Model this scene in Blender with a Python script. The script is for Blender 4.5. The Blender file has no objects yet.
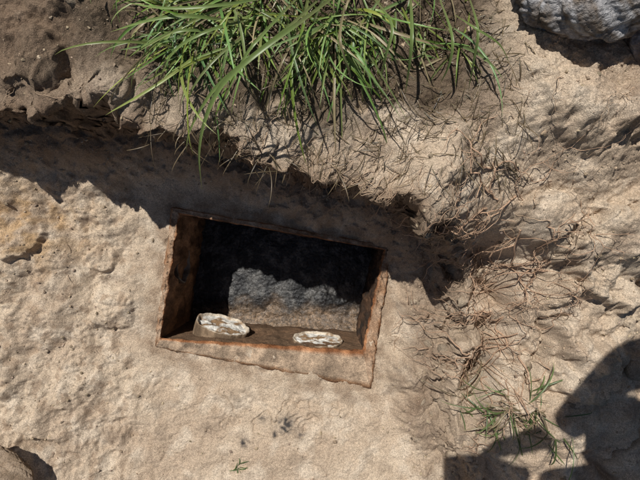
import bpy, math, random
import numpy as np
from mathutils import Vector
random.seed(7); rng=np.random.default_rng(7)
scene=bpy.context.scene
S=0.003125
def W(u,v,z=0.0):
    k=S*(1.5-z)/1.5
    return ((u-320)*k,(240-v)*k)
# ---------------------------------------------------------------- noise
def _h(ix,iy,seed):
    a=(ix.astype(np.int64)*374761393+iy.astype(np.int64)*668265263+seed*974634777)&0xffffffff
    a=((a^(a>>13))*1274126177)&0xffffffff
    a=(a^(a>>16))&0xffffffff
    return a/4294967295.0
def gn(x,y,seed=0):
    ix=np.floor(x);iy=np.floor(y);fx=x-ix;fy=y-iy
    ux=fx*fx*fx*(fx*(fx*6-15)+10);uy=fy*fy*fy*(fy*(fy*6-15)+10)
    def g(dx,dy):
        a=_h(ix+dx,iy+dy,seed)*2*math.pi
        return np.cos(a)*(fx-dx)+np.sin(a)*(fy-dy)
    a=g(0,0);b=g(1,0);c=g(0,1);d=g(1,1)
    return 1.4*((a+(b-a)*ux)+((c+(d-c)*ux)-(a+(b-a)*ux))*uy)
def fbm(x,y,f,o=4,seed=0,gain=.5):
    s=0;a=1
    for i in range(o):
        s=s+a*gn(x*f+i*17.3,y*f-i*9.1,seed+i);f*=2.03;a*=gain
    return s
def billow(x,y,f,o=4,seed=0,gain=.5):
    s=0;a=1
    for i in range(o):
        s=s+a*np.abs(gn(x*f+i*7.7,y*f+i*3.1,seed+i));f*=2.03;a*=gain
    return s
def worley(x,y,f,seed=0):
    x=x*f;y=y*f;ix=np.floor(x);iy=np.floor(y)
    f1=np.full(x.shape,9.0)
    for dx in(-1,0,1):
        for dy in(-1,0,1):
            px=ix+dx+_h(ix+dx,iy+dy,seed);py=iy+dy+_h(ix+dx,iy+dy,seed+50)
            f1=np.minimum(f1,np.hypot(px-x,py-y))
    return f1
def sm(a,b,x):
    t=np.clip((x-a)/(b-a),0,1);return t*t*(3-2*t)
# ---------------------------------------------------------------- pit outline
RIM=[(-1.5,.34),(-.95,.36),(-.733,.335),(-.6,.315),(-.46,.32),(-.33,.285),(-.25,.262),(-.146,.222),(-.06,.2),(.021,.171),(.10,.15),(.18,.118),(.27,.062),
     (.335,0.0),(.375,-.08),(.37,-.17),(.38,-.27),(.36,-.36),(.345,-.43),(.36,-.52),(.42,-.7),(.45,-1.4),(-1.6,-1.5)]
def sdist(px,py,poly):
    d=np.full(px.shape,1e9);ins=np.zeros(px.shape,bool)
    n=len(poly)
    for i in range(n):
        ax,ay=poly[i];bx,by=poly[(i+1)%n]
        ex,ey=bx-ax,by-ay
        t=np.clip(((px-ax)*ex+(py-ay)*ey)/(ex*ex+ey*ey),0,1)
        d=np.minimum(d,np.hypot(px-ax-t*ex,py-ay-t*ey))
        if by!=ay:
            c=((ay>py)!=(by>py))&(px<(bx-ax)*(py-ay)/(by-ay)+ax)
            ins^=c
    return np.where(ins,-d,d)
INNER=[W(180,214),W(384,250),W(362,350),W(161,338)]
OUTER=[W(172,207),W(392,246),W(371,389),W(155,347)]
# broken lumps of bank: centre, radius, height
MOUNDS=[(*W(600,262,.3),.15,.075),(*W(545,120,.35),.11,.035),(*W(612,125,.35),.10,.045),(*W(592,372,.3),.10,.05),(*W(478,345,.22),.05,.045),
        (*W(515,395,.25),.06,.03),(*W(535,215,.32),.075,.05),(*W(455,150,.45),.07,.02),(*W(18,238,.12),.085,.035),(*W(92,262,.1),.05,.022),(*W(105,318,.07),.075,.025),(*W(55,420,.1),.09,.02),
        (*W(45,52,.45),.06,.035),(*W(120,78,.45),.05,.03),(*W(15,105,.42),.05,.04)]
def terrain(x,y):
    x=np.asarray(x,float);y=np.asarray(y,float)
    near=sm(3.0,1.6,np.maximum(np.abs(x),np.abs(y)))
    d0=sdist(x,y,RIM)
    right=sm(.2,.38,x)*sm(.32,-.28,y)
    steep=sm(.28,.38,x)*sm(.08,-.06,y)
    d=d0+near*(.020*fbm(x,y,7,4,3)+.010*fbm(x,y,22,2,13)+.008*fbm(x,y,38,3,9)+steep*.02*fbm(x,y,11,3,14))
    zt=.5-.25*right-.09*sm(-.5,-.8,x)*sm(.6,.3,y)+.06*np.exp(-((x-.25)**2/.012+(y-.09)**2/.008))
    zt=zt+near*(.03*fbm(x,y,3.2,2,31)+ .014*fbm(x,y,9,3,77))
    fl=.16*sm(-.45,-1.15,x)+.05*sm(-.4,-.9,y)+.02*sm(.2,.4,x)+.10*sm(.08,.30,y)*sm(-.2,-.7,x)
    bd=sdist(x,y,OUTER)
    nb=sm(.0,.12,bd)
    rough=sm(-.42,-.66,x)*.9
    fl=fl+nb*(.014*fbm(x,y,5,3,5)+.003*fbm(x,y,18,3,6))
    fl=fl+nb*rough*(.026*fbm(x,y,8,4,21)+.009*billow(x,y,15,3,22)-.005)
    clod=sm(.05,.4,fbm(x,y,6,3,25))*nb
    fl=fl+clod*.010*(.6-worley(x+.02*gn(x*20,y*20,2),y+.02*gn(x*23,y*19,3),34,5))*(.4+rough)
    fl=fl+(.35+.65*nb)*(.0020*fbm(x,y,60,3,8)+.0013*fbm(x,y,150,3,12))
    pk=np.exp(-((x+.12)**2/.10+(y+.50)**2/.02))
    fl=fl+pk*nb*(.012*fbm(x+y*.4,y,16,3,91)-.008*sm(.05,.0,np.abs(fbm(x,y,7,3,93))))
    for(u,v,an,sx_,sy_) in((300,412,.5,.035,.075),(118,430,1.9,.04,.09)):
        bx,by=W(u,v);ca,sa=math.cos(an),math.sin(an)
        lx=(x-bx)*ca+(y-by)*sa;ly=-(x-bx)*sa+(y-by)*ca
        m_=sm(1.15,.7,np.sqrt((lx/sx_)**2+(ly/sy_)**2)+.5*fbm(x,y,20,3,97))*nb
        fl=fl-m_*(.006+.0018*np.sin(ly*300+6*fbm(x,y,14,3,98)))
    fl=fl-.004*sm(.02,.0,bd)
    fl=fl+sm(.03,-.01,bd)*.010*sm(-.05,.45,fbm(x,y,13,3,95))
    up=1-steep
    p_top=.20*sm(-.15,-.03,d)+.72*sm(-.035,.012,d)+.08*sm(.0,.14,d)
    p_rt=.20*sm(-.07,-.01,d)+.50*sm(-.02,.03,d)+.30*sm(.03,.2,d)
    P=p_top*up+p_rt*steep
    z=fl*(1-P)+zt*P
    wall=sm(-.12,.0,d)*sm(.12,.0,d)
    outm=sm(-.03,.05,d)*near
    wx=x+.02*gn(x*9,y*9,4);wy=y+.02*gn(x*8+4,y*9,6)
    lump=.042*fbm(wx,wy,5.5,3,41,.5)+.010*fbm(wx,wy,17,3,42)+.009*billow(wx,wy,12,3,43)-.005
    cm=sm(.0,.4,fbm(x,y,5,3,45))
    lump=lump+cm*.013*(.6-worley(x+.012*gn(x*30,y*30,1),y+.012*gn(x*30,y*30,7),26,8))
    z=z+outm*lump*(.65+.6*steep+.3*sm(-.4,-.7,x))
    z=z+near*np.maximum(wall,outm)*(.0045*fbm(x,y,33,3,55)+.0028*fbm(x,y,90,3,56)+.0016*fbm(x,y,200,2,57))
    cr=np.abs(fbm(x,y,2.9,4,61));z=z-steep*outm*.035*sm(.14,.0,cr)*sm(-.1,.4,fbm(x,y,3,2,66))
    hol=steep*np.exp(-((d0-.085+.03*fbm(x,y,8,2,65))/.030)**2)*sm(-.5,-.4,y)*(.7+.8*fbm(x,y,6,2,63))
    z=z-.14*np.clip(hol,0,1.2)
    wn=.35*fbm(x,y,7,4,67)+.12*fbm(x,y,34,3,68)
    for(mx_,my_,r_,h_) in MOUNDS:
        q=np.hypot(x-mx_,(y-my_)*1.15)/r_+wn
        z=z+h_*(.7*sm(1.0,.72,q)+.3*sm(.9,.0,q))*nb
    oh=sm(.25,.45,z)*sm(.13,.01,d)*up*near
    sh=.048+.032*fbm(x,y,12,2,71)
    X=x-oh*sh*.35; Y=y-oh*sh*.9
    X=X+near*wall*.012*fbm(x,z*1.0+y,30,3,81);Y=Y+near*wall*.012*fbm(x+5,z+y,30,3,83)
    far=1-near
    z=z*near+far*(.5+.02*fbm(x,y,.5,2,99))
    return X,Y,z,d,right,bd,near,steep
# ---------------------------------------------------------------- grid
def axis(lo,hi,step):
    a=list(np.arange(lo,hi+1e-6,step));g=step;p=a[-1];hiL=[]
    while p<400:
        g*=1.22;p+=g;hiL.append(p)
    g=step;p=a[0];loL=[]
    while p>-400:
        g*=1.22;p-=g;loL.append(p)
    return np.array(loL[::-1]+a+hiL)
xs=axis(-1.04,.98,.0025);ys=axis(-.78,.70,.0024)
gx,gy=np.meshgrid(xs,ys)
X,Y,Z,D,RT,BD,NR,ST=terrain(gx,gy)
ny,nx=gx.shape
def col(*c): return np.array(c)[None,None,:]
def mix(a,b,t): return a*(1-t[...,None])+b*t[...,None]
sand=col(.59,.47,.345);sand2=col(.49,.375,.27)
c=mix(sand,sand2,np.clip(.5+.9*fbm(gx,gy,4,4,101),0,1))
c=mix(c,col(.66,.55,.425),np.clip(fbm(gx,gy,13,3,111)*1.2,0,.7))
c=mix(c,col(.35,.25,.17),np.clip(sm(.1,.5,fbm(gx,gy,26,4,113))*(.18+.5*sm(-.4,-.7,gx)),0,.7))
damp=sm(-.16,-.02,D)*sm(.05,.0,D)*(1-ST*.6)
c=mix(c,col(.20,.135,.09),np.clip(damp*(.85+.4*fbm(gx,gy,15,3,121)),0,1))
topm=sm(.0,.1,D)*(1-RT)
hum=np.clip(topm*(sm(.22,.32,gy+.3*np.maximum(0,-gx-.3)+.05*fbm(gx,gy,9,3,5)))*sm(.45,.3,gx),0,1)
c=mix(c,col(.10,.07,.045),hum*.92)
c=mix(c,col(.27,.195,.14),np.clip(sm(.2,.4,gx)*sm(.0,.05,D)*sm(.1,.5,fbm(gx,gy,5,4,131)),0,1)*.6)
c=mix(c,col(.20,.14,.095),sm(-.45,-.62,gx)*sm(.14,.3,gy)*np.clip(.8+.4*fbm(gx,gy,7,3,133),0,1))
org=np.exp(-(((gx+.88)**2)/.02+((gy-.05)**2)/.012))
c=mix(c,col(.50,.31,.14),np.clip(org*(.5+1.2*fbm(gx,gy,20,3,141)),0,.6))
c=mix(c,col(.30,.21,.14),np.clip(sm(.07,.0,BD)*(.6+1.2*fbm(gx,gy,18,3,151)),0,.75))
c=mix(c,col(.22,.165,.12),np.clip(sm(.34,.6,fbm(gx,gy,11,4,161)),0,1)*.35)
for (u,v,r,s) in((286,423,.024,.95),(245,440,.014,.8),(262,418,.012,.5),(300,432,.015,.5),(275,432,.01,.6)):
    px,py=W(u,v);c=mix(c,col(.075,.066,.06),np.clip(s*np.exp(-((gx-px)**2+(gy-py)**2)/(r*r))*(1.1+1.6*gn(gx*90,gy*90,3)),0,1))
lawn=sm(.9,1.5,np.maximum(np.abs(gx),np.abs(gy)))*sm(-.05,.15,D)
c=mix(c,mix(np.broadcast_to(col(.05,.075,.022),c.shape),col(.10,.11,.04),np.clip(.5+fbm(gx,gy,1.3,3,171),0,1)),lawn)
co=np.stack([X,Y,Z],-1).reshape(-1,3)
idx=np.arange(nx*ny).reshape(ny,nx)
quads=np.stack([idx[:-1,:-1],idx[:-1,1:],idx[1:,1:],idx[1:,:-1]],-1).reshape(-1,4)
cx=(gx[:-1,:-1]+gx[1:,1:])/2;cy=(gy[:-1,:-1]+gy[1:,1:])/2
keep=(sdist(cx,cy,INNER)>.009).reshape(-1)
quads=quads[keep]
def mkmesh(name,co,faces,colr=None,mat=None,smooth=True,parent=None):
    me=bpy.data.meshes.new(name)
    co=np.asarray(co,dtype=np.float32);faces=np.asarray(faces,dtype=np.int32)
    k=faces.shape[1];n=len(faces)
    me.vertices.add(len(co));me.vertices.foreach_set('co',co.reshape(-1))
    me.loops.add(n*k);me.loops.foreach_set('vertex_index',faces.reshape(-1))
    me.polygons.add(n);me.polygons.foreach_set('loop_start',np.arange(0,n*k,k,dtype=np.int32))
    me.polygons.foreach_set('loop_total',np.full(n,k,dtype=np.int32))
    me.polygons.foreach_set('use_smooth',np.full(n,smooth,dtype=bool))
    me.update(calc_edges=True)
    if colr is not None:
        at=me.color_attributes.new('Col','FLOAT_COLOR','POINT')
        a=np.ones((len(co),4),dtype=np.float32);a[:,:3]=np.clip(colr,0,1);at.data.foreach_set('color',a.reshape(-1))
    ob=bpy.data.objects.new(name,me);scene.collection.objects.link(ob)
    if mat: me.materials.append(mat)
    if parent: ob.parent=parent
    return ob
# ---------------------------------------------------------------- materials
def mat(name,base=None,attr=False,rough=.9,var=.35,vs=120,bumps=((300,.6,.002),),transl=0,spec=.3,grain=None,rvar=None):
    m=bpy.data.materials.new(name);m.use_nodes=True;nt=m.node_tree;N=nt.nodes;L=nt.links
    b=N['Principled BSDF'];b.inputs['Roughness'].default_value=rough;b.inputs['Specular IOR Level'].default_value=spec
    tc=N.new('ShaderNodeTexCoord')
    if attr:
        a=N.new('ShaderNodeVertexColor');a.layer_name='Col';src=a.outputs['Color']
    else:
        a=N.new('ShaderNodeRGB');a.outputs[0].default_value=(*base,1);src=a.outputs[0]
    if var:
        n=N.new('ShaderNodeTexNoise');n.inputs['Scale'].default_value=vs;n.inputs['Detail'].default_value=5;n.inputs['Roughness'].default_value=.75
        L.new(tc.outputs['Object'],n.inputs['Vector'])
        mr=N.new('ShaderNodeMapRange');mr.inputs[1].default_value=.3;mr.inputs[2].default_value=.7;mr.inputs[3].default_value=1-var;mr.inputs[4].default_value=1+var
        L.new(n.outputs['Fac'],mr.inputs[0])
        mx=N.new('ShaderNodeVectorMath');mx.operation='SCALE';L.new(src,mx.inputs[0]);L.new(mr.outputs[0],mx.inputs['Scale']);src=mx.outputs[0]
    if grain:
        v=N.new('ShaderNodeTexVoronoi');v.inputs['Scale'].default_value=grain[0];L.new(tc.outputs['Object'],v.inputs['Vector'])
        sp=N.new('ShaderNodeSeparateColor');L.new(v.outputs['Color'],sp.inputs[0])
        mr=N.new('ShaderNodeMapRange');mr.inputs[1].default_value=0;mr.inputs[2].default_value=1;mr.inputs[3].default_value=1-grain[1];mr.inputs[4].default_value=1+grain[1]
        L.new(sp.outputs[0],mr.inputs[0])
        mx=N.new('ShaderNodeVectorMath');mx.operation='SCALE';L.new(src,mx.inputs[0]);L.new(mr.outputs[0],mx.inputs['Scale']);src=mx.outputs[0]
        if rvar:
            mr=N.new('ShaderNodeMapRange');mr.inputs[3].default_value=rvar[0];mr.inputs[4].default_value=rvar[1]
            L.new(sp.outputs[1],mr.inputs[0]);L.new(mr.outputs[0],b.inputs['Roughness'])
    L.new(src,b.inputs['Base Color'])
    prev=None
    for(sc,st,di) in bumps:
        n=N.new('ShaderNodeTexNoise');n.inputs['Scale'].default_value=sc;n.inputs['Detail'].default_value=4;n.inputs['Roughness'].default_value=.65
        L.new(tc.outputs['Object'],n.inputs['Vector'])
        bp=N.new('ShaderNodeBump');bp.inputs['Strength'].default_value=st;bp.inputs['Distance'].default_value=di
        L.new(n.outputs['Fac'],bp.inputs['Height'])
        if prev:L.new(prev,bp.inputs['Normal'])
        prev=bp.outputs[0]
    if prev:L.new(prev,b.inputs['Normal'])
    if transl:
        t=N.new('ShaderNodeBsdfTranslucent');L.new(src,t.inputs['Color']);ms=N.new('ShaderNodeMixShader');ms.inputs[0].default_value=transl
        L.new(b.outputs[0],ms.inputs[1]);L.new(t.outputs[0],ms.inputs[2]);L.new(ms.outputs[0],N['Material Output'].inputs['Surface'])
    return m
M_soil=mat('sandy_soil',attr=True,rough=.95,var=.19,vs=240,bumps=((140,.6,.0055),(420,.95,.0042)),grain=(500,.28),spec=.15)
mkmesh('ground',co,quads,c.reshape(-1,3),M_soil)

# ---------------------------------------------------------------- buried box
M_rust=mat('stained_box_wall',attr=True,rough=.85,var=.4,vs=60,bumps=((50,.8,.006),(240,.9,.004)),grain=(480,.28),spec=.2)
box=bpy.data.objects.new('buried_septic_box',None);scene.collection.objects.link(box)
def perim(poly,n):
    out=[]
    for i in range(4):
        a=np.array(poly[i]);b=np.array(poly[(i+1)%4])
        for k in range(n): out.append(a+(b-a)*k/n)
    return np.array(out)
n=140
pin=perim(INNER,n);pout=perim(OUTER,n)
side=np.repeat([0,1,2,3],n)  # top,right,bottom,left
ctr=pin.mean(0)
prof=[];cols=[]
zs_in=list(np.linspace(-.46,-.006,56))
arc=np.arange(4*n)*.0047
for z in zs_in:
    nrm=(pin-ctr);nrm/=np.linalg.norm(nrm,axis=1)[:,None]
    dd=.008*fbm(arc,np.full(4*n,z*1.0),14,4,201)+.008*np.exp(z*30)*(fbm(arc,np.zeros(4*n),18,3,203))
    p=pin+nrm*(dd+.004)[:,None]
    prof.append(np.c_[p,np.full(4*n,z)])
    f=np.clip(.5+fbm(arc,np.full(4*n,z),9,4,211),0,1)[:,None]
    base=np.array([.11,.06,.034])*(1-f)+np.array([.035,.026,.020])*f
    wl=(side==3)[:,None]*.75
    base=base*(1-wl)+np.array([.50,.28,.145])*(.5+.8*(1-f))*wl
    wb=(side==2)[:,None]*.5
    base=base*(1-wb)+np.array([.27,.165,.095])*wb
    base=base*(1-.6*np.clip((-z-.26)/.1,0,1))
    cols.append(base)
for k,(q,h) in enumerate(((0.0,.002),(.08,.007),(.2,.009),(.35,.007),(.5,.008),(.65,.007),(.8,.008),(.93,.006),(1,-.002),(1.0,-.05))):
    p=pin*(1-q)+pout*q
    w=fbm(p[:,0],p[:,1],24,4,221)
    p2=p+ (p-ctr)*.016*fbm(arc,np.full(4*n,q*.4),20,3,223)[:,None]
    hh=h+.006*w+.0025*fbm(p[:,0],p[:,1],110,2,225)
    prof.append(np.c_[p2,hh])
    f=np.clip(.5+fbm(p[:,0],p[:,1],16,4,231),0,1)[:,None]
    base=np.array([.30,.175,.10])*(1-f)+np.array([.38,.27,.185])*f
    if q>.15 and q<.95: base=np.where((side==2)[:,None],np.array([.46,.335,.23])*(.5+.5*f),base)
    if q<.15: base=base*np.array([.95,.64,.44])*(.55+.5*f)
    if q>.9: base=base*np.array([.70,.54,.42])
    cols.append(base)
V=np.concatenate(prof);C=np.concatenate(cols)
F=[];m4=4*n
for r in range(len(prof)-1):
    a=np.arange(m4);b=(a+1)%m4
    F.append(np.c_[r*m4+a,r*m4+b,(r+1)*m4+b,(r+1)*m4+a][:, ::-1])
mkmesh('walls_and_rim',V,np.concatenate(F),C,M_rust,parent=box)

sx=np.linspace(-.56,.3,360);sy=np.linspace(-.44,.14,260);qx,qy=np.meshgrid(sx,sy)
edge=fbm(qx,qy,7,4,301)*.05
tar=sm(-.285,-.22,qy+edge)
zz=-.36+tar*.008+.006*fbm(qx,qy,6,3,303)+tar*(.003*billow(qx,qy,26,4,305)+.0015*fbm(qx,qy,90,2,307))+(1-tar)*(.005*fbm(qx,qy,30,3,309))
zz=zz+.05*sm(-.29,-.39,qy)
f=np.clip(.5+fbm(qx,qy,18,5,311,.65),0,1)
cc=mix(np.broadcast_to(col(.012,.012,.013),qx.shape+(3,)),col(.075,.072,.068),f**2.3)
cc=mix(cc,col(.17,.115,.072),(1-tar)*(.5+.5*f))
ii=np.arange(qx.size).reshape(qx.shape)
fq=np.stack([ii[:-1,:-1],ii[:-1,1:],ii[1:,1:],ii[1:,:-1]],-1).reshape(-1,4)
M_sl=mat('wet_sludge',attr=True,rough=.4,var=.5,vs=70,bumps=((34,.6,.008),(160,.7,.004)),spec=.45,grain=(230,.5),rvar=(.22,.75))
mkmesh('sludge',np.stack([qx,qy,zz],-1).reshape(-1,3),fq,cc.reshape(-1,3),M_sl,parent=box)

# pipes
M_pipe=mat('crusted_pipe',attr=True,rough=.85,var=.25,vs=90,bumps=((70,.8,.005),(260,.8,.002)),spec=.15,grain=(500,.15))
def pipe(name,pos,axis,R,length,seed,plug=.02,tone=1.0):
    ax=Vector(axis).normalized();q=ax.to_track_quat('Z','Y')
    na=110;th=np.arange(na)/na*2*math.pi
    spec=[]
    for s in np.linspace(-length,-.004,16): spec.append((R,s,0))
    spec+= [(R-.001,.002,0),(R-.003,.004,1),(R-.006,.004,1),(R-.009,.001,1),(R-.011,-plug*.6,2)]
    for k in np.linspace(.97,.01,30): spec.append(((R-.012)*k,-plug,3))
    vs=[];cs=[]
    for r,(rad,s,t) in enumerate(spec):
        cxn=np.cos(th)*rad;syn=np.sin(th)*rad
        nn=fbm(cxn+seed,syn+s*.5,22,4,seed)
        rr=rad*(1+.05*fbm(np.cos(th)+seed,np.sin(th),1.3,4,seed))+ .002*nn*(t<3)
        off=s+(.006*nn if t==3 else .004*nn)
        vs.append(np.c_[rr*np.cos(th),rr*np.sin(th),off*np.ones(na)])
        g=np.clip(.62+2.0*fbm(cxn+seed,syn+s*.6,22,5,seed+9,.6),0,1)[:,None]
        if t==0: b=np.array([.11,.075,.048])*(1-g)+np.array([.20,.14,.09])*g
        elif t<=2: b=np.array([.30,.21,.135])*(1-g)+np.array([.56,.48,.38])*g
        else: b=np.array([.30,.19,.105])*(1-g)+np.array([.74,.71,.65])*g
        cs.append(b*tone)
    V=np.concatenate(vs);C=np.concatenate(cs);F=[]
    a=np.arange(na);b=(a+1)%na
    for r in range(len(spec)-1): F.append(np.c_[r*na+a,r*na+b,(r+1)*na+b,(r+1)*na+a])
    o=mkmesh(name,V,np.concatenate(F),C,M_pipe,parent=box)
    o.rotation_mode='QUATERNION';o.rotation_quaternion=q;o.location=pos
px,py=W(223,325,-.14);pipe('pipe_stub',(px,py,-.14),(.27,.93,.12),.094,.12,11,.004)
px,py=W(318,341,-.10);pipe('pipe_stub',(px,py+.004,-.10),(.05,1,.12),.086,.12,23,.002)
px,py=W(183,262,-.13);pipe('pipe_stub',(px,py,-.13),(1,0,.02),.072,.09,37,.015,.5)

# ---------------------------------------------------------------- clods
bpy.ops.mesh.primitive_ico_sphere_add(subdivisions=2,radius=1);t=bpy.context.object
iv=np.array([v.co[:] for v in t.data.vertices]);iF=np.array([p.vertices[:] for p in t.data.polygons]);bpy.data.objects.remove(t)
def lumps(name,P,R,colf,matr,squash=.7,smooth=True,amp=.35,parent=None):
    n=len(P);k=len(iv);VV=[];CC=[]
    for i in range(n):
        a=rng.uniform(0,6.28);ca,sa=math.cos(a),math.sin(a)
        sc=rng.uniform(.6,1.4,3)*R[i];sc[2]*=squash
        o=rng.uniform(0,90)
        d=1+amp*(gn(iv[:,0]*1.3+o,iv[:,1]*1.3+iv[:,2]*1.1+o,5)+.8*gn(iv[:,0]*3+o,iv[:,1]*3+iv[:,2]*2.7,6))
        v=iv*d[:,None]*sc
        v=np.c_[v[:,0]*ca-v[:,1]*sa,v[:,0]*sa+v[:,1]*ca,v[:,2]]+P[i]
        VV.append(v);CC.append(np.repeat(colf(i)[None],k,0))
    V=np.concatenate(VV);C=np.concatenate(CC)
    F=(iF[None]+(np.arange(n)*k)[:,None,None]).reshape(-1,3)
    return mkmesh(name,V,F,C,matr,smooth,parent)
def scatter(n,fn):
    px=rng.uniform(-1.05,1.0,n);py=rng.uniform(-.8,.6,n)
    a=terrain(px,py);w=fn(px,py,a[3],a[7],a[5])
    k=(rng.uniform(0,1,n)<w)&(a[5]>.03)
    return np.c_[a[0],a[1],a[2]][k]
P=scatter(26000,lambda x,y,d,r,b:.07+.16*sm(-.4,-.8,x)+.35*np.exp(-(d+.08)**2/.004)+.5*sm(-.05,.1,d)*np.clip(.35+fbm(x,y,5,2,9),0,1))
R=.0011+.0046*rng.power(.28,len(P))*rng.uniform(.3,1,len(P))
sc_=np.array([.53,.42,.305])
lumps('soil_clods',P,R,lambda i:sc_*rng.uniform(.55,1.1)*np.array([1,rng.uniform(.94,1.02),rng.uniform(.88,1.02)]),M_soil,amp=.5)
P=scatter(900,lambda x,y,d,r,b:.02*sm(-.4,-.8,x)*sm(-.6,.2,y)+.14*sm(-.01,.06,d)*r+.3*sm(-.12,-.04,d)*sm(.03,-.01,d)*(x>-.1)+.18*sm(.0,.06,d)*(x<-.3))
R=rng.uniform(.008,.022,len(P));P[:,2]-=R*.4
lumps('soil_lumps',P,R,lambda i:sc_*rng.uniform(.45,.9),M_soil,amp=.6)

# ---------------------------------------------------------------- rock
M_rock=mat('grey_stone',attr=True,rough=.85,var=.4,vs=30,bumps=((40,.9,.012),(170,.8,.005)),grain=(300,.2))
def rock(name,c0,sz,colA,colB,seed,m=None):
    bpy.ops.mesh.primitive_ico_sphere_add(subdivisions=6,radius=1);t=bpy.context.object
    v=np.array([q.co[:] for q in t.data.vertices]);F=np.array([p.vertices[:] for p in t.data.polygons]);bpy.data.objects.remove(t)
    dd=1+.24*fbm(v[:,0]+v[:,2]*.7+seed,v[:,1]-v[:,2]*.8,1.3,4,seed)+.05*billow(v[:,0]-v[:,2]+seed,v[:,1]+v[:,2],3,4,seed+3)
    g=np.clip(.5+1.2*fbm(v[:,0]*1.1+v[:,2]*.8,v[:,1]-v[:,2]*.6,3.1,5,seed+7,.6),0,1)[:,None]
    C=np.array(colA)*(1-g)+np.array(colB)*g
    return mkmesh(name,v*dd[:,None]*np.array(sz)+np.array(c0),F,C,m or M_rock)
def zat(x,y): a=terrain(np.array([x]),np.array([y]));return float(a[2][0])
rx,ry=W(600,-12,.58)
rock('stone',(rx,ry,.56),(.145,.085,.08),(.34,.33,.33),(.13,.10,.075),3)
rx,ry=W(665,20,.5)
rock('stone',(rx,ry,.46),(.09,.07,.06),(.26,.25,.25),(.14,.11,.09),9)
rx,ry=W(2,484,.15);zz_=zat(rx,ry)
rock('stone',(rx,ry,zz_),(.085,.105,.035),(.25,.18,.12),(.36,.27,.19),14,M_soil)

# ---------------------------------------------------------------- roots
def mkroots(name,starts,segs,step,thick,colr,seed,lift,branch=.5,wig=.42,maxlev=2):
    r=random.Random(seed);paths=[]
    def walk(x,y,a,n,th,l0,lev):
        pts=[];ph=r.uniform(0,6.28);la=r.uniform(.2,1.0)*lift
        for i in range(n):
            t=i/(n-1);pts.append((x,y,l0+la*math.sin(math.pi*min(1,t*1.1))*(.6+.4*math.sin(ph+i*.9)),th*(1-.75*t)))
            a+=r.gauss(0,wig);x+=step*math.cos(a);y+=step*math.sin(a)
            if lev<maxlev and r.random()<branch*.28: walk(x,y,a+r.choice((-1,1))*r.uniform(.5,1.2),max(4,int(n*r.uniform(.25,.5))),th*.6,l0+la*math.sin(math.pi*t)*.8,lev+1)
        paths.append(pts)
    for(x,y,a) in starts: walk(x,y,a,r.randint(int(segs*.5),segs),thick*r.uniform(.45,1.2),0,0)
    flat=np.array([p[:2] for q in paths for p in q]);a=terrain(flat[:,0],flat[:,1])
    cu=bpy.data.curves.new(name,'CURVE');cu.dimensions='3D';cu.bevel_depth=1;cu.bevel_resolution=1;cu.use_fill_caps=True
    k=0
    for q in paths:
        k0=k;k+=len(q)
        if (a[5][k0:k]<.01).any(): continue
        sp=cu.splines.new('POLY');sp.points.add(len(q)-1);zp=None
        for i,p in enumerate(q):
            j=k0+i
            z=a[2][j]+p[2]+.001
            if zp is not None: z=max(z,zp-step*1.1)
            zp=z
            sp.points[i].co=(a[0][j],a[1][j],z,1);sp.points[i].radius=p[3]
    ob=bpy.data.objects.new(name,cu);scene.collection.objects.link(ob);cu.materials.append(colr)
M_root=mat('root_bark',base=(.38,.25,.165),rough=.8,var=.4,vs=60,bumps=())
M_root2=mat('fine_root',base=(.43,.31,.21),rough=.85,var=.35,vs=60,bumps=())
r_=random.Random(5);st=[]
for i in range(36):
    u=r_.gauss(505,20);v=r_.uniform(200,405)
    x,y=W(u,v,.3);st.append((x,y,r_.gauss(math.radians(240),.8)))
for i in range(8):
    x,y=W(r_.gauss(488,8),r_.gauss(200,12),.42);st.append((x,y,r_.gauss(math.radians(205),.3)))
mkroots('plant_roots',st,32,.009,.0023,M_root,3,.06,.55,.34,2)
st=[]
for i in range(45):
    u=r_.gauss(510,30);v=r_.uniform(110,430);x,y=W(u,v,.32);st.append((x,y,r_.uniform(0,6.28)))
mkroots('fine_roots',st,24,.006,.0009,M_root2,8,.03,.45,.4,1)
st=[]
for i in range(150):
    t=r_.random();u=240+230*t;v=118+75*t+r_.gauss(0,16);x,y=W(u,v,.5);st.append((x,y,r_.gauss(math.radians(250),.8)))
for i in range(22):
    u=r_.uniform(0,640);v=r_.uniform(30,470);x,y=W(u,v,.2);st.append((x,y,r_.uniform(0,6.28)))
for i in range(6):
    x,y=W(128+r_.gauss(0,4),150+r_.gauss(0,8),.2);st.append((x,y,r_.gauss(4.2,.5)))
mkroots('fine_roots',st,16,.006,.0008,M_root2,18,.02,.6,.42,1)

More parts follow.
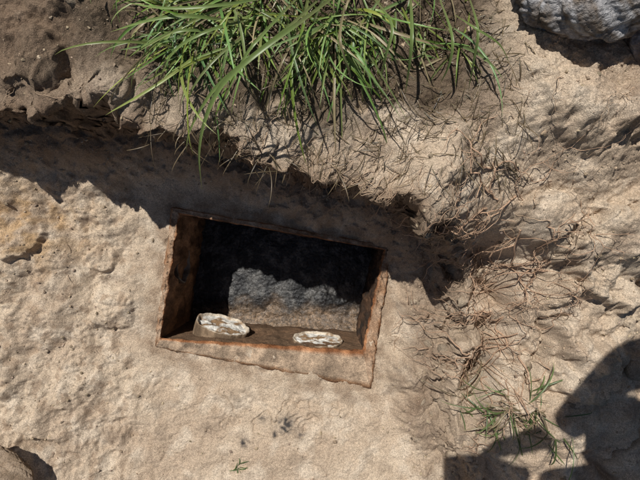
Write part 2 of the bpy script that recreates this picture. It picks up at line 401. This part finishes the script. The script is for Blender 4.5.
# ---------------------------------------------------------------- grass
M_grass=mat('grass_blade',attr=True,rough=.4,var=.12,vs=40,bumps=(),transl=.35,spec=.5)
def blades(name,B,parent=None,extra=()):
    ns=10;VV=[];FF=[];CC=[];k=0
    def emit(pts,w,cl,tw):
        nonlocal VV,FF,CC,k
        n_=len(pts)-1;rows=[]
        for i,p in enumerate(pts):
            t=i/n_;d=pts[min(i+1,n_)]-pts[max(i-1,0)];d=d/(np.linalg.norm(d)+1e-9)
            s=np.cross(d,[0,0,1.0]);s=s/(np.linalg.norm(s)+1e-6);up=np.cross(s,d)
            s2=s*math.cos(tw)+up*math.sin(tw)
            ww=w*.5*(.6+.4*min(1,t/.3))*(1-max(0,(t-.4)/.6)**2.0)
            ww=max(ww,w*.02);nn=np.cross(s2,d)
            rows+= [p-s2*ww,p-nn*ww*.45,p+s2*ww]
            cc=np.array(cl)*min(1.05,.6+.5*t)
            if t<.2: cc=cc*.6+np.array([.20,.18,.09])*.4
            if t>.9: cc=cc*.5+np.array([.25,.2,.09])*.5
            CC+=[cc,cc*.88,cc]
        VV+=rows
        for i in range(n_):
            b=k+i*3;FF+=[(b,b+1,b+4,b+3),(b+1,b+2,b+5,b+4)]
        k+=3*(n_+1)
    for(x,y,z,az,el,L,w,dr,cl) in B:
        p=np.array([x,y,z]);e=el;a=az;curl=random.gauss(0,.06);st=L/ns;pts=[p]
        for i in range(ns):
            t=i/ns;d=np.array([math.cos(a)*math.cos(e),math.sin(a)*math.cos(e),math.sin(e)])
            p=p+d*st;e-=dr*(.4+1.2*t)/ns*1.6;e=max(e,-1.5);a+=curl;pts.append(p)
        emit(pts,w,cl,random.gauss(0,.5))
    for(pl,w,cl) in extra:
        P_=np.array(pl);m_=len(P_);out=[]
        for i in range(m_-1):
            p0=P_[max(i-1,0)];p1=P_[i];p2=P_[i+1];p3=P_[min(i+2,m_-1)]
            for t in np.linspace(0,1,6)[:-1]:
                out.append(.5*((2*p1)+(-p0+p2)*t+(2*p0-5*p1+4*p2-p3)*t*t+(-p0+3*p1-3*p2+p3)*t**3))
        out.append(P_[-1]);emit(out,w,cl,.15)
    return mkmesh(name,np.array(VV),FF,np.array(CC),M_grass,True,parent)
def gcol():
    q=random.random()
    if q<.15: return (.42,.34,.19)
    g=random.uniform(.7,1.45)
    return (.215*g*random.uniform(.75,1.25),.305*g,.08*g*random.uniform(.6,1.5))
B=[];gp=[]
clumps=[(random.uniform(-.32,.30),random.uniform(.40,.56)) for i in range(24)]
for i in range(520):
    if random.random()<.82:
        cxx,cyy=random.choice(clumps);x=cxx+random.gauss(0,.012);y=cyy+random.gauss(0,.011)
    else: x=random.uniform(-.34,.34);y=random.uniform(.38,.62)
    gp.append((x,y))
gp=np.array(gp);ga=terrain(gp[:,0],gp[:,1])
for i,(x,y) in enumerate(gp):
    az=math.radians(-110)+random.gauss(0,1.0)-(x*-1.0 if x<0 else 0)*1.6
    L=random.uniform(.08,.22)*(1.5 if random.random()<.25 else 1)*(1-.3*max(0,x)/.35)
    B.append((ga[0][i],ga[1][i],ga[2][i]-.004,az,random.uniform(.05,1.0),L,random.uniform(.0028,.0064),random.uniform(.3,2.0),gcol()))
def pb(pts,w=.0075,cl=(.23,.32,.095)):
    return ([(*W(u,v,z),z) for u,v,z in pts],w,cl)
EX=[pb([(340,-8,.55),(300,22,.66),(255,55,.68),(222,85,.65),(205,120,.60),(199,155,.53),(202,190,.44)],.0085),
    pb([(318,0,.55),(285,30,.64),(245,62,.66),(212,92,.62),(190,130,.52),(186,152,.45)],.007),
    pb([(300,-5,.55),(262,35,.63),(243,60,.62),(222,105,.55)],.006),
    pb([(235,22,.55),(190,16,.60),(150,20,.6),(110,32,.56)],.007),
    pb([(225,35,.55),(185,30,.6),(150,42,.58),(128,58,.53)],.006),
    pb([(250,20,.55),(210,30,.62),(175,50,.6),(160,78,.53)],.006),
    pb([(280,-5,.55),(220,5,.62),(165,8,.62),(125,2,.57)],.006),
    pb([(410,-8,.55),(412,30,.62),(410,60,.6),(405,95,.52)],.007),
    pb([(375,0,.55),(392,25,.62),(386,55,.6),(378,88,.52)],.006),
    pb([(345,5,.55),(340,40,.62),(350,75,.56),(352,105,.48)],.005,(.4,.33,.18)),
    pb([(300,30,.54),(282,62,.58),(268,100,.52),(262,128,.42)],.0045,(.36,.29,.16)),
    pb([(470,0,.54),(478,30,.6),(474,60,.57),(468,92,.5)],.006),
    pb([(455,15,.54),(475,28,.6),(500,45,.57),(512,70,.5)],.005),
    pb([(440,0,.54),(452,35,.6),(450,62,.58),(440,84,.53)],.006)]
blades('grass_tussock',B,None,EX)
B=[]
tp=np.c_[rng.uniform(-.36,.42,1700),rng.uniform(.2,.55,1700)];tp[:,1]-=.18*np.maximum(0,tp[:,0]);ta=terrain(tp[:,0],tp[:,1])
for i in range(1700):
    g=random.uniform(.3,1.1)
    if ta[3][i]<.0: continue
    B.append((ta[0][i],ta[1][i],ta[2][i],random.gauss(-1.7,1.3),random.uniform(-.3,.6),random.uniform(.03,.11),random.uniform(.001,.0026),random.uniform(.5,2.5),(.29*g,.215*g,.125*g)))
blades('dry_grass_thatch',B)
B=[]
for i in range(95):
    x,y=W(random.gauss(522,20),random.gauss(418,13),.3)
    g=random.uniform(.6,1.1);z=zat(x,y)
    B.append((x,y,z,random.choice((math.radians(180),math.radians(-60),math.radians(-100),math.radians(20)))+random.gauss(0,.5),random.uniform(.05,.7),random.uniform(.06,.17),random.uniform(.0025,.005),random.uniform(.5,1.8),(.17*g,.24*g,.08*g) if random.random()<.6 else (.34*g,.27*g,.16*g)))
blades('grass_tuft',B)
B=[]
for i in range(9):
    x,y=W(238+random.gauss(0,2),468+random.gauss(0,2),.03);B.append((x,y,zat(x,y),random.uniform(0,6.28),random.uniform(.3,1.2),random.uniform(.02,.045),.003,1.2,(.12,.18,.06)))
blades('grass_seedling',B)
B=[];lp=[]
while len(lp)<8000:
    x=random.uniform(-2.6,2.4);y=random.uniform(-2.6,2.6);lp.append((x,y))
lp=np.array(lp);la=terrain(lp[:,0],lp[:,1])
for i,(x,y) in enumerate(lp):
    if la[3][i]<.12 or (x<.95 and x>-.8 and y<.58 and y>-.8) : continue
    B.append((la[0][i],la[1][i],la[2][i],random.uniform(0,6.28),random.uniform(.5,1.3),random.uniform(.06,.16),random.uniform(.005,.009),random.uniform(.5,2),gcol()))
blades('lawn_grass',B)

# ---------------------------------------------------------------- photographer (stands beside the pit, leaning over with the phone)
ph=bpy.data.objects.new('photographer',None);scene.collection.objects.link(ph)
def skin(name,verts,edges,rad,m,root=0,sub=2):
    me=bpy.data.meshes.new(name);me.from_pydata(verts,edges,[]);ob=bpy.data.objects.new(name,me);scene.collection.objects.link(ob)
    md=ob.modifiers.new('s','SKIN');sv=me.skin_vertices[0].data if me.skin_vertices else None
    if sv is None:
        bpy.context.view_layer.objects.active=ob;bpy.ops.mesh.customdata_skin_add();sv=me.skin_vertices[0].data
    for i,r in enumerate(rad): sv[i].radius=(r,r) if not isinstance(r,tuple) else r;sv[i].use_root=(i==root)
    s=ob.modifiers.new('d','SUBSURF');s.levels=sub;s.render_levels=sub;me.materials.append(m);ob.parent=ph;return ob
M_cloth=mat('jacket_cloth',base=(.06,.09,.14),rough=.9,var=.15,vs=30,bumps=((200,.4,.002),))
M_jean=mat('trouser_cloth',base=(.05,.05,.06),rough=.9,var=.15,vs=30,bumps=((200,.4,.002),))
M_skin=mat('skin',base=(.5,.3,.22),rough=.55,var=.08,vs=30,bumps=())
M_hair=mat('hair',base=(.05,.03,.02),rough=.6,var=.2,vs=80,bumps=())
M_phone=mat('phone_case',base=(.02,.02,.022),rough=.35,var=.05,vs=30,bumps=())
DX,DY=.0,-.14
def o_(l): return [(x+DX,y+DY,z) for x,y,z in l]
fA=(1.0,.10);fB=(1.02,.38)
g1=zat(*fA);g2=zat(*fB)
skin('trousers',o_([(1.0,.38,1.18),(1.0,.28,1.12),(.97,.25,.75),(1.0,.24,g1+.1),(1.0,.48,1.12),(.99,.51,.75),(1.02,.52,g2+.1),(.97,.38,1.25)]),
     [(0,1),(1,2),(2,3),(0,4),(4,5),(5,6),(0,7)],[.13,.1,.075,.055,.1,.075,.055,.14],M_jean)
M_boot=mat('boot_leather',base=(.06,.04,.025),rough=.7,var=.2,vs=30,bumps=())
for(fx,fy,g) in((*fA,g1),(*fB,g2)):
    skin('boot',[(fx,fy,g+.12),(fx,fy,g+.05),(fx-.09,fy,g+.04),(fx-.17,fy,g+.03)],[(0,1),(1,2),(2,3)],[.058,.052,.048,.035],M_boot)
skin('jacket',[(.98,.24,1.22),(.84,.24,1.38),(.68,.22,1.52),(.55,.21,1.58),(.50,.05,1.575),(.33,.01,1.555),(.17,.02,1.57),(.54,.37,1.57),(.38,.31,1.555),(.22,.15,1.57),(.47,.22,1.63)],
     [(0,1),(1,2),(2,3),(3,4),(4,5),(5,6),(3,7),(7,8),(8,9),(3,10)],[.14,.15,.17,.15,.085,.058,.042,.08,.055,.042,.06],M_cloth)
bpy.ops.mesh.primitive_uv_sphere_add(segments=32,ring_count=24,radius=1,location=(0,0,0));hd=bpy.context.object;hd.name='head'
for v in hd.data.vertices:
    x,y,z=v.co
    w=.078*(1-.18*max(0,-z));v.co=(x*.095*(1-.1*max(0,-z)),y*w,z*.12)
    if x>.85 and abs(y)<.28 and -.35<z<.15: v.co.x+=.022*(1-abs(y)/.28)
    if abs(y)>.93 and abs(z)<.3: v.co.y*=1.15
for p in hd.data.polygons:p.use_smooth=True
hd.data.materials.append(M_skin);hd.data.materials.append(M_hair)
for p in hd.data.polygons:
    cc_=p.center
    if cc_.z>.04 and cc_.x<.07 or cc_.x<-.01 and cc_.z>-.06:p.material_index=1
hd.location=(.36,.205,1.665);hd.rotation_euler=(0,math.radians(55),math.radians(200));hd.parent=ph
def hand(name,wr,palm,fing,thumb):
    V=[wr,palm];E=[(0,1)];Rr=[.028,(.034,.018)]
    for f in fing:
        pv=1
        for i,p in enumerate(f):
            V.append(p);E.append((pv,len(V)-1));pv=len(V)-1;Rr.append((.011,.010,.009,.008)[min(i,3)])
    for i,p in enumerate(thumb): V.append(p);E.append((0 if i==0 else len(V)-2,len(V)-1));Rr.append((.013,.011,.009)[i])
    skin(name,V,E,Rr,M_skin)
hand('hand',(.165,.02,1.57),(.115,.04,1.565),[[(.088,.075-i*.02,1.562),(.062,.08-i*.021,1.556),(.048,.08-i*.021,1.545)] for i in range(4)],[(.13,.01,1.55),(.10,-.005,1.538),(.085,.0,1.53)])
hand('hand',(.21,.15,1.57),(.15,.135,1.56),[[(.12-.018*i,.115+.004*i,1.56),(.1-.02*i,.1,1.555),(.088-.02*i,.088,1.545)] for i in range(4)],[(.16,.11,1.55),(.13,.095,1.54),(.115,.085,1.535)])
bpy.ops.mesh.primitive_cube_add(size=1,location=(.01,.04,1.528));pn=bpy.context.object;pn.name='phone';pn.scale=(.16,.085,.009)
bm=pn.modifiers.new('b','BEVEL');bm.width=.012;bm.segments=4;pn.data.materials.append(M_phone);pn.parent=ph

# ---------------------------------------------------------------- light, camera
w=bpy.data.worlds.new('World');scene.world=w;w.use_nodes=True;nt=w.node_tree
sk=nt.nodes.new('ShaderNodeTexSky');sk.sky_type='NISHITA';sk.sun_disc=False
dirv=Vector((.3,-.5,-1)).normalized()
sk.sun_elevation=math.asin(-dirv.z);sk.sun_rotation=math.atan2(-dirv.x,-dirv.y)%(2*math.pi)
nt.links.new(sk.outputs[0],nt.nodes['Background'].inputs['Color']);nt.nodes['Background'].inputs['Strength'].default_value=.05
sl=bpy.data.lights.new('sun','SUN');sl.energy=5.0;sl.angle=math.radians(.5);sl.color=(1,.97,.92)
so=bpy.data.objects.new('sun',sl);so.rotation_mode='QUATERNION';so.rotation_quaternion=dirv.to_track_quat('-Z','Y');so.location=(-1,2,4);scene.collection.objects.link(so)
cam=bpy.data.cameras.new('camera');cam.sensor_width=36;cam.lens=27;cam.clip_start=.01;cam.clip_end=1500
cob=bpy.data.objects.new('camera',cam);cob.location=(0,0,1.5);scene.collection.objects.link(cob);scene.camera=cob
scene.view_settings.view_transform='Standard';scene.view_settings.look='None';scene.view_settings.exposure=0
